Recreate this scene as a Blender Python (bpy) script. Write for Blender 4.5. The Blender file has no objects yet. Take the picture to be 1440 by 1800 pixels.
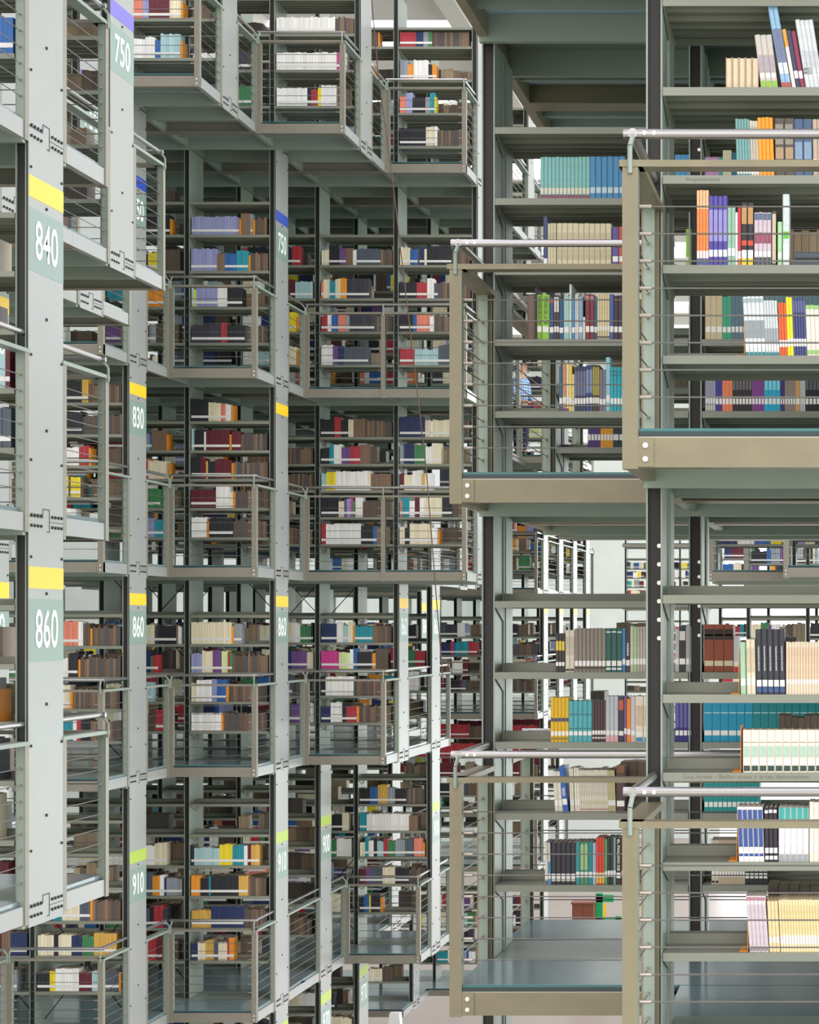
import bpy, math, random
from mathutils import Vector, Matrix
random.seed(7)
R = math.radians
C = bpy.context.scene.collection
F, CX, CY = 3600.0, 1500.0, 1098.0          # focal length and vanishing point of the photograph, in its own pixels

# ------------------------------------------------------------------ colours and materials
def lin(h):
    h = h.lstrip('#'); v = [int(h[i:i+2], 16)/255 for i in (0, 2, 4)]
    return tuple((c/12.92 if c <= .04045 else ((c+.055)/1.055)**2.4) for c in v) + (1,)

def new_mat(name):
    m = bpy.data.materials.new(name); m.use_nodes = True
    return m, m.node_tree.nodes, m.node_tree.links, m.node_tree.nodes['Principled BSDF']

def paint(name, col, rough=.45, metal=0, var=.08, scale=6, bump=0, coat=0):
    m, N, L, b = new_mat(name)
    b.inputs['Roughness'].default_value = rough; b.inputs['Metallic'].default_value = metal
    if coat: b.inputs['Coat Weight'].default_value = coat
    if var:
        tc = N.new('ShaderNodeTexCoord'); nz = N.new('ShaderNodeTexNoise'); nz.inputs['Scale'].default_value = scale
        nz.inputs['Detail'].default_value = 5
        cr = N.new('ShaderNodeMix'); cr.data_type = 'RGBA'
        c = lin(col)
        cr.inputs[6].default_value = tuple(x*(1-var) for x in c[:3])+(1,)
        cr.inputs[7].default_value = tuple(min(1, x*(1+var)) for x in c[:3])+(1,)
        L.new(tc.outputs['Object'], nz.inputs['Vector']); L.new(nz.outputs['Fac'], cr.inputs[0]); L.new(cr.outputs[2], b.inputs['Base Color'])
        if bump:
            bp = N.new('ShaderNodeBump'); bp.inputs['Strength'].default_value = bump; bp.inputs['Distance'].default_value = .01
            L.new(nz.outputs['Fac'], bp.inputs['Height']); L.new(bp.outputs['Normal'], b.inputs['Normal'])
    else:
        b.inputs['Base Color'].default_value = lin(col)
    return m

M = {}
M['steel'] = paint('grey_green_paint', '#88958a', .42, .1, var=.04)
M['beam'] = paint('beam_paint', '#7b755d', .42, .1, var=.16, scale=9)
M['beamfar'] = paint('far_beam_paint', '#827f72', .42, .1, var=.1, scale=9)
M['panel'] = paint('panel_paint', '#999d9a', .38, .2, var=.05, scale=3)
M['shelf'] = paint('shelf_paint', '#84887a', .45, .05, var=.03)
M['dark'] = paint('dark_channel', '#1d1b1a', .5, .2, var=.15)
M['rail'] = paint('stainless_steel', '#a3a4a2', .26, .8, var=.05)
M['cable'] = paint('steel_cable', '#6f6e69', .4, .6, var=0)
M['bolt'] = paint('zinc_bolt', '#d6d4cc', .3, .6, var=0)
M['black'] = paint('black_bolt', '#33332f', .5, .3, var=0)
M['edge'] = paint('glass_edge_teal', '#2f6a6c', .12, 0, var=.1)
M['edge2'] = paint('glass_edge_dark', '#243438', .15, 0, var=.1)
M['fit'] = paint('cable_fitting', '#a09a8e', .35, .6, var=0)
M['plate'] = paint('number_plate', '#7f978e', .4, .1, var=.04)
M['white'] = paint('white_lettering', '#f4f6f4', .5, 0, var=0)
M['ink'] = paint('grey_lettering', '#6d6b5f', .6, 0, var=0)
M['yellow'] = paint('yellow_stripe', '#f2c81c', .4, 0, var=.03)
M['blue'] = paint('blue_stripe', '#1f49b4', .4, 0, var=.03)
M['purple'] = paint('violet_stripe', '#6a62c4', .4, 0, var=.03)
M['green'] = paint('green_stripe', '#a4bf45', .4, 0, var=.03)
M['pages'] = paint('book_pages', '#d8c9ae', .8, 0, var=.12, scale=40)
M['sticker'] = paint('paper_sticker', '#e9e8e2', .7, 0, var=.06, scale=60)
M['bookend'] = paint('orange_bookend', '#e0902a', .45, 0, var=.04)
M['concrete'] = paint('pale_concrete', '#a6ada7', .8, 0, var=.14, scale=1.3, bump=.15)
M['bright_concrete'] = paint('lightened_end_concrete', '#dbe3dd', .8, 0, var=.1, scale=.6)  # concrete lightened in colour for light falling on the end wall and its reflection
M['groundmat'] = paint('ground_concrete', '#8f8479', .3, 0, var=.08, scale=.8)
M['roof'] = paint('roof_paint', '#c9c4bd', .6, 0, var=.05)
M['brown'] = paint('brown_wood', '#7a4634', .45, 0, var=.2, scale=12)
M['brick'] = paint('red_brown_board', '#8d5a4a', .6, 0, var=.15, scale=5)
M['greenmetal'] = paint('green_enamel', '#16a05c', .35, 0, var=.05)
M['skin'] = paint('skin', '#c79a7e', .55, 0, var=.04)
M['hair'] = paint('dark_hair', '#2a211c', .6, 0, var=.1)
M['denim'] = paint('dark_denim', '#232c45', .75, 0, var=.12, scale=60)
M['cord'] = paint('brown_cord', '#5d4338', .6, 0, var=.1)

def glass_floor():
    m, N, L, b = new_mat('frosted_glass_floor')
    N.remove(b)
    tc = N.new('ShaderNodeTexCoord'); nz = N.new('ShaderNodeTexNoise'); nz.inputs['Scale'].default_value = 5
    mx = N.new('ShaderNodeMix'); mx.data_type = 'RGBA'
    mx.inputs[6].default_value = lin('#b0d0d4'); mx.inputs[7].default_value = lin('#c8e0e3')
    L.new(tc.outputs['Object'], nz.inputs['Vector']); L.new(nz.outputs['Fac'], mx.inputs[0])
    df = N.new('ShaderNodeBsdfDiffuse'); tr = N.new('ShaderNodeBsdfTranslucent'); gl = N.new('ShaderNodeBsdfGlossy'); gl.inputs['Roughness'].default_value = .14
    L.new(mx.outputs[2], df.inputs['Color']); L.new(mx.outputs[2], tr.inputs['Color'])
    ms = N.new('ShaderNodeMixShader'); ms.inputs[0].default_value = .66
    L.new(df.outputs[0], ms.inputs[1]); L.new(tr.outputs[0], ms.inputs[2])
    fr = N.new('ShaderNodeFresnel'); fr.inputs['IOR'].default_value = 2.0
    m2 = N.new('ShaderNodeMixShader'); L.new(fr.outputs[0], m2.inputs[0]); L.new(ms.outputs[0], m2.inputs[1]); L.new(gl.outputs[0], m2.inputs[2])
    L.new(m2.outputs[0], N['Material Output'].inputs['Surface'])
    return m
M['glass'] = glass_floor()

def obj_color_mat(name, rough):
    m, N, L, b = new_mat(name)
    oi = N.new('ShaderNodeObjectInfo'); nz = N.new('ShaderNodeTexNoise'); nz.inputs['Scale'].default_value = 45
    tc = N.new('ShaderNodeTexCoord'); L.new(tc.outputs['Object'], nz.inputs['Vector'])
    mx = N.new('ShaderNodeMix'); mx.data_type = 'RGBA'; mx.blend_type = 'MULTIPLY'
    rp = N.new('ShaderNodeMapRange'); rp.inputs[3].default_value = .82; rp.inputs[4].default_value = 1.1
    L.new(nz.outputs['Fac'], rp.inputs[0]); mx.inputs[0].default_value = 1
    L.new(oi.outputs['Color'], mx.inputs[6]); L.new(rp.outputs[0], mx.inputs[7]); L.new(mx.outputs[2], b.inputs['Base Color'])
    b.inputs['Roughness'].default_value = rough
    return m
M['cover'] = obj_color_mat('book_cover', .42)

def vcol_mat():
    m, N, L, b = new_mat('book_cover_mixed')
    a = N.new('ShaderNodeVertexColor'); a.layer_name = 'col'
    L.new(a.outputs[0], b.inputs['Base Color']); b.inputs['Roughness'].default_value = .5
    return m
M['vcol'] = vcol_mat()

def plaid():
    m, N, L, b = new_mat('blue_plaid_cloth')
    tc = N.new('ShaderNodeTexCoord')
    cols = []
    for ax in ('X', 'Z'):
        w = N.new('ShaderNodeTexWave'); w.bands_direction = ax; w.inputs['Scale'].default_value = 6
        L.new(tc.outputs['Object'], w.inputs['Vector']); cols.append(w)
    ad = N.new('ShaderNodeMath'); ad.operation = 'ADD'
    L.new(cols[0].outputs['Fac'], ad.inputs[0]); L.new(cols[1].outputs['Fac'], ad.inputs[1])
    r = N.new('ShaderNodeValToRGB'); r.color_ramp.elements[0].color = lin('#2f5f9e'); r.color_ramp.elements[1].color = lin('#c3dcf0')
    hf = N.new('ShaderNodeMath'); hf.operation = 'MULTIPLY'; hf.inputs[1].default_value = .5
    L.new(ad.outputs[0], hf.inputs[0]); L.new(hf.outputs[0], r.inputs[0]); L.new(r.outputs[0], b.inputs['Base Color'])
    b.inputs['Roughness'].default_value = .8
    return m
M['plaid'] = plaid()

# ------------------------------------------------------------------ mesh helpers
class MB:
    def __init__(s): s.v = []; s.f = []; s.m = []; s.mats = []
    def mi(s, mat):
        if mat not in s.mats: s.mats.append(mat)
        return s.mats.index(mat)
    def box(s, x0, x1, y0, y1, z0, z1, mat='steel'):
        b = len(s.v); k = s.mi(mat)
        s.v += [(x0,y0,z0),(x1,y0,z0),(x1,y1,z0),(x0,y1,z0),(x0,y0,z1),(x1,y0,z1),(x1,y1,z1),(x0,y1,z1)]
        s.f += [(b,b+3,b+2,b+1),(b+4,b+5,b+6,b+7),(b,b+1,b+5,b+4),(b+1,b+2,b+6,b+5),(b+2,b+3,b+7,b+6),(b+3,b,b+4,b+7)]
        s.m += [k]*6; return s
    def tube(s, p, q, r, mat='rail', n=10):
        p, q = Vector(p), Vector(q); d = (q-p).normalized()
        u = d.orthogonal().normalized(); w = d.cross(u); b = len(s.v); k = s.mi(mat)
        for c in (p, q):
            for i in range(n):
                a = 2*math.pi*i/n; s.v.append(tuple(c + u*math.cos(a)*r + w*math.sin(a)*r))
        for i in range(n):
            j = (i+1) % n; s.f.append((b+i, b+j, b+n+j, b+n+i)); s.m.append(k)
        s.f.append(tuple(b+i for i in reversed(range(n)))); s.f.append(tuple(b+n+i for i in range(n))); s.m += [k, k]
        return s
    def prism(s, pts, axis, a0, a1, mat='steel'):
        b = len(s.v); k = s.mi(mat); n = len(pts)
        for a in (a0, a1):
            for (p, q) in pts:
                s.v.append((a, p, q) if axis == 0 else (p, a, q) if axis == 1 else (p, q, a))
        for i in range(n):
            j = (i+1) % n; s.f.append((b+i, b+j, b+n+j, b+n+i)); s.m.append(k)
        s.f.append(tuple(b+i for i in reversed(range(n)))); s.f.append(tuple(b+n+i for i in range(n))); s.m += [k, k]
        return s
    def join(s, e):
        o = len(s.v); s.v += e.v; s.f += [tuple(i+o for i in fc) for fc in e.f]
        s.m += [s.mi(e.mats[i]) for i in e.m]; return s
    def mesh(s, name):
        me = bpy.data.meshes.new(name); me.from_pydata(s.v, [], s.f)
        for t in s.mats: me.materials.append(M[t])
        me.polygons.foreach_set('material_index', s.m); me.update(); return me
    def build(s, name, parent=None, loc=None):
        return link(name, s.mesh(name), parent, loc)

def link(name, data, parent=None, loc=None, rot=None):
    o = bpy.data.objects.new(name, data); C.objects.link(o)
    if parent is not None: o.parent = parent
    if loc is not None: o.location = loc
    if rot is not None: o.rotation_euler = rot
    return o

def tag(o, label=None, cat=None, group=None, kind=None):
    if label: o['label'] = label
    if cat: o['category'] = cat
    if group: o['group'] = group
    if kind: o['kind'] = kind
    return o

def empty(name, loc, label, cat, group=None):
    o = link(name, None, None, loc); o.empty_display_size = .1
    return tag(o, label, cat, group)

TXT = {}
def text_mesh(s, w, h, mat='white', fat=.012):
    key = (s, w, h, mat)
    if key in TXT: return TXT[key]
    cu = bpy.data.curves.new('lettering', 'FONT'); cu.body = s; cu.size = 1; cu.offset = fat; cu.extrude = .0; cu.resolution_u = 4
    o = bpy.data.objects.new('lettering', cu); C.objects.link(o)
    dg = bpy.context.evaluated_depsgraph_get()
    me = bpy.data.meshes.new_from_object(o.evaluated_get(dg))
    bpy.data.objects.remove(o)
    xs = [v.co.x for v in me.vertices]; ys = [v.co.y for v in me.vertices]
    x0, x1, y0, y1 = min(xs), max(xs), min(ys), max(ys)
    for v in me.vertices:
        v.co.x = ((v.co.x-x0)/(x1-x0)-.5)*w; v.co.y = ((v.co.y-y0)/(y1-y0)-.5)*h; v.co.z = 0
    me.materials.clear(); me.materials.append(M[mat]); TXT[key] = me
    return me

# ------------------------------------------------------------------ the grid of the hanging stacks
PITCH, BAY = 2.16, 1.065
def D(n): return 12.9 + PITCH*n
def XL(j): return -5.09 - BAY*j
RB = 1.058
def XR(m): return -.845 - RB*m
LV = {'L0': 6.09, 'L1': 3.13, 'L2': .72, 'L3': -1.70, 'L4': -4.67, 'L5': -7.09}
ST = {'A': ('L0', 8.7), 'B': ('L1', 6.09), 'C': ('L2', 3.13), 'D': ('L3', .72), 'E': ('L4', -1.70), 'F': ('L5', -4.67)}
SH_LOW = (.37, .737, 1.10, 1.457, 1.82)
SH = {'A': (.39, .84, 1.29, 1.74, 2.0), 'B': (.39, .84, 1.29, 1.74, 2.15), 'C': SH_LOW, 'D': SH_LOW,
      'E': (.47, .88, 1.28, 1.66, 2.05, 2.43), 'F': SH_LOW}
HD = .275      # half depth of a double sided stack
AISLE = PITCH/2

# how far each stack reaches into the hall, storey by storey (smaller = further out)
EDGE = {
 'A': {0: 0, 1: 1, 2: 1, 5: 2, 6: 1, 7: 0, 8: 0, 9: 0, 10: 1, 11: 1, 12: 1},
 'B': {0: 0, 1: 1, 2: 1, 3: 2, 5: 3, 6: 2, 7: 0, 8: 0, 9: 2, 10: 2, 11: 1, 12: 0},
 'C': {0: 0, 2: 2, 5: 3, 6: 2, 7: 0, 8: 1, 9: 1, 13: 1, 14: 1, 15: 1, 16: 1},
 'D': {0: 0, 2: 2, 5: 3, 6: 2, 7: 1, 8: 1, 9: 3, 10: 2, 13: 1, 14: 1, 15: 1, 16: 1},
 'E': {4: 4, 5: 3, 6: 2, 7: 2, 8: 1, 9: 2, 10: 3, 13: 1, 14: 1},
 'F': {5: 3, 6: 2, 7: 2, 8: 2, 12: 3, 13: 1},
}
BAYS = {0: 1, 1: 1, 2: 1, 3: 1, 4: 1, 5: 2, 6: 3, 7: 4, 8: 4, 9: 4, 10: 4, 11: 3, 12: 3, 13: 4, 14: 3, 15: 2, 16: 2}
COLUMN = {0: 'wide 840 column', 1: 'column left of the 840 panel', 2: 'violet striped 750 column', 3: 'column behind the violet one',
          4: 'column short of the 830 panel', 5: '830 column', 6: '750 over 910 column', 7: '900 over 970 column', 8: 'white 860 over 900 column',
          9: 'column just behind the white one', 10: 'lone small 860 column', 11: 'column before the standing person', 12: 'column past the person',
          13: 'first distant row', 14: 'second distant row', 15: 'third distant row', 16: 'fourth distant row'}
STOREY = {'A': 'topmost', 'B': 'upper', 'C': 'upper middle', 'D': 'lower middle', 'E': 'lower', 'F': 'lowest'}
LEVEL = {'L0': 'topmost', 'L1': 'upper', 'L2': 'middle', 'L3': 'lower', 'L4': 'bottom', 'L5': 'lowest'}
ORD = ['first', 'second', 'third', 'fourth', 'fifth', 'sixth', 'seventh', 'eighth', 'ninth', 'tenth', 'eleventh', 'twelfth', 'thirteenth', 'fourteenth',
       'fifteenth', 'sixteenth', 'seventeenth', 'eighteenth', 'nineteenth', 'twentieth'] + ['%d%s' % (i, {1: 'st', 2: 'nd', 3: 'rd'}.get(i % 10, 'th')) for i in range(21, 40)]
NUM = ['zero', 'one', 'two', 'three', 'four', 'five', 'six', 'seven', 'eight', 'nine', 'ten', 'eleven', 'twelve', 'thirteen', 'fourteen', 'fifteen', 'sixteen',
       'seventeen', 'eighteen', 'nineteen', 'twenty'] + [str(i) for i in range(21, 40)]

# ------------------------------------------------------------------ uprights, shelves, bookcases
CACHE = {}
def upright_mesh(h, detail):
    k = ('up', round(h, 2), detail)
    if k in CACHE: return CACHE[k]
    b = MB()
    b.box(-.033, .033, -HD+.035, HD-.035, 0, h)
    for s in (-1, 1):
        ya, yb = sorted((s*(HD-.035), s*HD))
        b.box(-.033, -.026, ya, yb, 0, h); b.box(.026, .033, ya, yb, 0, h)
        yc, yd = sorted((s*(HD-.035), s*(HD-.018)))
        b.box(-.026, .026, yc, yd, 0, h, 'dark')
    if detail:
        for s in (-1, 1):                                   # slotted strip the shelf brackets hook into
            x0, x1 = sorted((s*.033, s*.041))
            b.box(x0, x1, -.045, -.02, 0, h); b.box(x0, x1, .02, .045, 0, h)
            x0, x1 = sorted((s*.033, s*.0345))
            z = .06
            while z < h-.05:
                b.box(x0, x1, -.016, .016, z, z+.045, 'dark'); z += .09
        for z in ((.25, .325, .4, .475, .55, .625) if detail > 1 else ()):            # white bolts under the floor above
            b.tube((.019, -HD+.018, h-z), (.019, -HD+.012, h-z), .009, 'bolt', 10)
    CACHE[k] = b.mesh('upright'); return CACHE[k]

def shelf_mesh(w):
    k = ('sh', round(w, 3))
    if k in CACHE: return CACHE[k]
    b = MB(); x0, x1 = .036, w-.036
    for s in (-1, 1):
        def bx(xa, xb, ya, yb, za, zb, mat='shelf'):
            p, q = sorted((s*ya, s*yb)); b.box(xa, xb, p, q, za, zb, mat)
        bx(x0, x1, .03, .285, -.006, 0)                     # tray
        bx(x0, x1, .277, .285, -.034, -.006)                # front lip
        bx(x0, x1, .03, .038, 0, .042)                      # back upstand
        bx(x0, x1, .14, .16, -.022, -.006); bx(x0, x1, .04, .06, -.03, -.006)
        pts = [(s*.275, -.034), (s*.03, -.11), (s*.03, -.006), (s*.275, -.006)]
        b.prism(pts, 0, x0, x0+.004, 'shelf'); b.prism(pts, 0, x1-.004, x1, 'shelf')
    CACHE[k] = b.mesh('shelf'); return CACHE[k]

def brace_mesh(w, z0, z1):
    k = ('br', round(w, 3), round(z0, 2), round(z1, 2))
    if k in CACHE: return CACHE[k]
    b = MB()
    b.tube((.03, .01, z0), (w-.03, .01, z1), .007, 'black', 6).tube((.03, -.01, z1), (w-.03, -.01, z0), .007, 'black', 6)
    b.tube((w/2, -.02, (z0+z1)/2), (w/2, .02, (z0+z1)/2), .03, 'black', 10)
    CACHE[k] = b.mesh('cross_brace'); return CACHE[k]

BOOKCASES = []
def bookcase(n, x, storey, w, label, group, detail=False, tops=None, brace=None, tuned=None):
    z0 = LV[ST[storey][0]]; h = ST[storey][1]-z0
    r = empty('bookcase', (x, D(n), z0), label, 'bookcase', group)
    link('upright', upright_mesh(h-.15, detail), r)
    tops = tops or SH[storey]
    for t in tops: link('shelf', shelf_mesh(w), r, (0, 0, t))
    if brace: link('cross_brace', brace_mesh(w, *brace), r)
    BOOKCASES.append((r, n, x, storey, w, tops, label))
    return r

for st, row in EDGE.items():
    for n, j in row.items():
        for i in range(BAYS[n]):
            if n == 7 and st in 'DE' and i > 2 or n >= 13 and st in 'EF' and i > 2: continue
            x = XL(j)-.042-BAY*(i+1)
            if D(n)*-.4167 - 1.1 > x: continue
            lab = 'open bookcase, %s, %s storey, %s bay in' % (COLUMN[n], STOREY[st], ORD[i])
            br = None
            if st in 'DE' and n in (5, 6, 7, 8) and i % 2 == 1: br = (1.2, 2.3) if st == 'D' else (.1, 1.3)
            if st in 'DE' and n == 5 and i == 0: br = (.05, 1.1) if st == 'D' else (.1, 1.4)
            bookcase(n, x, st, BAY, lab, 'bookcases left of the hall', brace=br)

RCASE = [(-2, 0, 'C', 3), (-2, 0, 'D', 3), (-1, 1, 'C', 4), (-1, 1, 'D', 4), (-1, 1, 'E', 3), (-1, 1, 'B', 3), (0, 1, 'C', 4), (-2, 0, 'B', 2), (-2, 0, 'E', 2),
         (11, 1, 'C', 4), (11, 1, 'D', 4), (15, 2, 'C', 5), (15, 2, 'D', 5), (31, 7.6, 'B', 3), (31, 7.6, 'C', 3), (31, 7.6, 'D', 3), (31, 7.6, 'E', 3),
         (7, 1, 'C', 3), (6, 0, 'C', 3), (7, 1, 'B', 2)]
RNAME = {-2: 'nearest right stack', -1: 'second right stack', 0: 'third right stack', 6: 'far right stack', 7: 'farther right stack', 11: 'distant right stack', 15: 'more distant right stack', 31: 'farthest block'}
for n, m, st, k in RCASE:
    for i in range(k):
        x = XR(m)+.038+RB*i
        tops = list(SH[st])
        if n == -2 and st == 'D' and i == 0: tops[3] = 1.417
        lab = 'open khaki bookcase, %s, %s storey, %s bay from its left end' % (RNAME[n], STOREY[st], ORD[i])
        bookcase(n, x, st, RB, lab, 'bookcases right of the hall', detail=(2 if st == 'D' and n == -2 and i == 0 or n == -1 and i == 1 else 1) if n < 1 else 0, tops=tuple(tops))

# ------------------------------------------------------------------ end panels with numbers
NUMBERS = {(0, 'C'): ('840', 'yellow'), (0, 'D'): ('860', 'yellow'), (1, 'B'): ('750', 'purple'), (2, 'B'): ('750', 'purple'), (3, 'B'): ('750', 'purple'), (2, 'C'): ('830', 'yellow'), (2, 'D'): ('860', 'yellow'),
           (5, 'B'): ('750', 'blue'), (5, 'C'): ('830', 'yellow'), (5, 'D'): ('860', 'yellow'), (5, 'E'): ('910', 'green'), (6, 'B'): ('750', 'blue'),
           (6, 'C'): (None, 'yellow'), (6, 'D'): ('860', 'yellow'), (6, 'E'): ('910', 'green'), (7, 'D'): ('860', 'yellow'), (7, 'E'): ('900', 'green'), (7, 'F'): ('970', 'green'),
           (8, 'D'): ('860', 'yellow'), (8, 'E'): ('900', 'green'), (8, 'F'): ('970', 'green'), (6, 'F'): (None, 'green'), (10, 'D'): ('860', 'yellow'),
           (13, 'D'): (None, 'yellow'), (14, 'D'): (None, 'yellow'), (15, 'D'): (None, 'yellow'), (16, 'D'): (None, 'yellow')}
SNAMES = {'yellow': 'yellow', 'blue': 'blue', 'purple': 'violet', 'green': 'green'}

def panel_runs():
    for n in sorted({k for r in EDGE.values() for k in r}):
        run = []
        for st in 'ABCDEF':
            j = EDGE[st].get(n)
            if run and j != run[-1][1]:
                yield n, run; run = []
            if j is not None: run.append((st, j))
        if run: yield n, run

def bolts_mesh(zs, levels):
    b = MB()
    for z0, h in zs:
        for z in (.3, .95, h-.3):
            for y in (-.245, .245): b.tube((0, y, z0+z), (.008, y, z0+z), .009, 'black', 8)
        for z in (.5, 1.2, 1.895): b.tube((0, 0, z0+z), (.008, 0, z0+z), .01, 'black', 8)
    for zl in levels:
        for r in (-.04, -.105):
            for y in (-.24, -.19, -.14, -.09, .09, .14, .19, .24):
                b.tube((0, y, zl+r), (.01, y, zl+r), .0095, 'black', 8)
        for (ya, yb, za, zb) in ((-.06, .05, .0, .007), (.043, .05, -.14, .0), (.01, .043, -.14, -.133), (-.06, -.053, -.05, 0), (-.275, -.06, -.053, -.049), (.05, .275, -.075, -.071)):
            b.box(0, .002, ya, yb, zl+za, zl+zb, 'black')
    return b

for n, run in panel_runs():
    j = run[0][1]; x = XL(j); top = ST[run[0][0]][1]; bot = LV[ST[run[-1][0]][0]]-.17
    nums = [NUMBERS.get((n, s)) for s, _ in run]
    said = [q for q in nums if q]
    txt = ' and '.join(('%s stripe over %s' % (SNAMES[c], t)) if t else ('plain %s stripe' % SNAMES[c]) for t, c in said)
    ns = [t for t, c in said if t]
    lab = 'tall grey end panel numbered %s, %s' % (' and '.join(ns), COLUMN[n]) if ns else \
          'tall grey end panel with plain %s stripe, %s' % (SNAMES[said[0][1]], COLUMN[n]) if said else \
          'plain tall grey end panel, %s, %s storey' % (COLUMN[n], STOREY[run[-1][0]])
    p = empty('end_panel', (x+.007, D(n), bot), lab, 'end panel', 'numbered end panels left of the hall')
    u = link('upright', upright_mesh(top-bot-.15, False), p, (-.049, 0, .15))
    levels = [LV[ST[s][0]]-bot for s, _ in run] + ([top-bot] if run[0][0] != 'A' else [])
    bolts_mesh([(LV[ST[s][0]]-bot, ST[s][1]-LV[ST[s][0]]) for s, _ in run], levels).box(-.006, 0, -HD, HD, 0, top-bot, 'panel').build('face_plate', p)
    for s, _ in run:
        q = NUMBERS.get((n, s))
        if not q: continue
        zf = LV[ST[s][0]]-bot
        MB().box(0, .002, -HD, HD, zf+1.925, zf+2.06, q[1]).build('colour_stripe', p)
        if q[0]:
            pl = MB().box(0, .0015, -HD, HD, zf+1.47, zf+1.86, 'plate').build('number_plate', p)
            link('number', text_mesh(q[0], .36, .245), pl, (.0035, .0, zf+1.675), (R(90), 0, R(90)))['label'] = 'white number %s' % q[0]

# ------------------------------------------------------------------ walkways (glass floors on steel frames)
def walkway(n, xa, xb, L, label, bays, edge_x, open_front=True, near=False, w=BAY):
    z = LV[L]; d = AISLE; bm = 'beam' if near else 'beamfar'
    r = empty('walkway', ((xa+xb)/2, D(n), z), label, 'walkway', 'glass floored walkways between the stacks')
    hw = (xb-xa)/2
    for s, nm in ((-1, 'glass_panel'), (1, 'glass_panel')):
        y0, y1 = sorted((s*(HD+.03), s*(d-.012)))
        MB().box(-hw+.03, hw-.03, y0, y1, -.028, 0, 'glass').build(nm, r)
        ye, yf = sorted((s*(d-.012), s*(d-.004)))
        MB().box(-hw+.03, hw-.03, ye, yf, -.011, -.001, 'edge').box(-hw+.03, hw-.03, ye, yf, -.03, -.011, 'edge2').build('glass_edge', r)
        yb, yc = sorted((s*(d-.05), s*(d+0.0)))
        hb = hw-.003; b = MB().box(-hb, hb, yb, yc, -.138, -.036, bm)
        ya, yd = sorted((s*(d-.09), s*(d+.0)))
        b.box(-hb, hb, ya, yd, -.144, -.138, bm).box(-hb, hb, ya, yd, -.036, -.031, 'fit')
        ys, yt = sorted((s*d, s*(d+.006)))
        for sx in (-1, 1):
            x0, x1 = sorted((sx*hb, sx*(hb-.06))) if not near else sorted((sx*(hw-.055), sx*(hw-.115)))
            b.box(x0, x1, ys, yt, -.142, -.036, bm)
        bb = b
        for sx in (-1, 1):
            xx = sx*(hw-.03) if not near else sx*(hw-.085)
            for zz in (-.064, -.114): bb.tube((xx, s*(d+.006), zz), (xx, s*(d+.014), zz), .0105, 'bolt', 10)
        bb.build('edge_beam', r)
        yb, yc = sorted((s*(HD+.03), s*(HD+.07)))
        MB().box(-hb, hb, yb, yc, -.17, -.03).build('joist', r)
        if True:
            ym = s*(HD+d)/2
            MB().box(-hw+.03, hw-.03, ym-.02, ym+.02, -.10, -.03).build('joist', r)
    MB().box(-hw, hw, -HD-.03, HD+.03, -.03, -.002, 'steel').build('deck_plate', r)
    for i in range(bays+1):
        x = (edge_x - (xa+xb)/2) - math.copysign(w*i, edge_x-(xa+xb)/2)
        x0, x1 = (x-.05, x) if edge_x > (xa+xb)/2 else (x, x+.05)
        MB().box(x0, x1, -d+.001, d-.001, -.1435, -.031, 'steel' if i else 'beam' if near else 'panel').build('cross_beam', r)  # hall-facing end beam takes a lighter paint for the light on that side
    return r

def platform_edges(up, dn):
    e = {}
    for n in set(up) | set(dn):
        v = [q[n] for q in (up, dn) if n in q]
        e[n] = min(v)
    return e
PAIRS = {'L0': ('A', 'B'), 'L1': ('B', 'C'), 'L2': ('C', 'D'), 'L3': ('D', 'E'), 'L4': ('E', 'F'), 'L5': ('F', None)}
PE = {L: platform_edges(EDGE[a], EDGE[b] if b else {}) for L, (a, b) in PAIRS.items()}
for L, row in PE.items():
    for n, j in row.items():
        k = BAYS[n]+1 if n > 4 else BAYS[n]
        xb = XL(j); xa = xb-BAY*k
        walkway(n, xa, xb, L, 'glass floored steel walkway, %s level, beside the %s' % (LEVEL[L], COLUMN[n]), k, xb)
RPLAT = [(11, 1, 'L2', 4), (11, 1, 'L3', 4), (15, 2, 'L2', 5), (15, 2, 'L3', 5), (31, 7.6, 'L1', 3), (31, 7.6, 'L2', 3), (31, 7.6, 'L3', 3), (-2, 0, 'L2', 3), (-2, 0, 'L3', 3), (-1, 1, 'L1', 4), (-1, 1, 'L2', 4), (-1, 1, 'L3', 4), (0, 1, 'L2', 4), (0, 1, 'L1', 4), (-2, 0, 'L1', 3), (7, 1, 'L2', 3), (6, 0, 'L2', 3), (7, 1, 'L1', 3), (6, 0, 'L1', 3)]
for n, m, L, k in RPLAT:
    xa = XR(m); xb = xa+RB*k+.1
    walkway(n, xa, xb, L, 'glass floored khaki steel walkway, %s level, beside the %s' % (LEVEL[L], RNAME[n]), k, xa, near=n < 1, w=RB)

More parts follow.
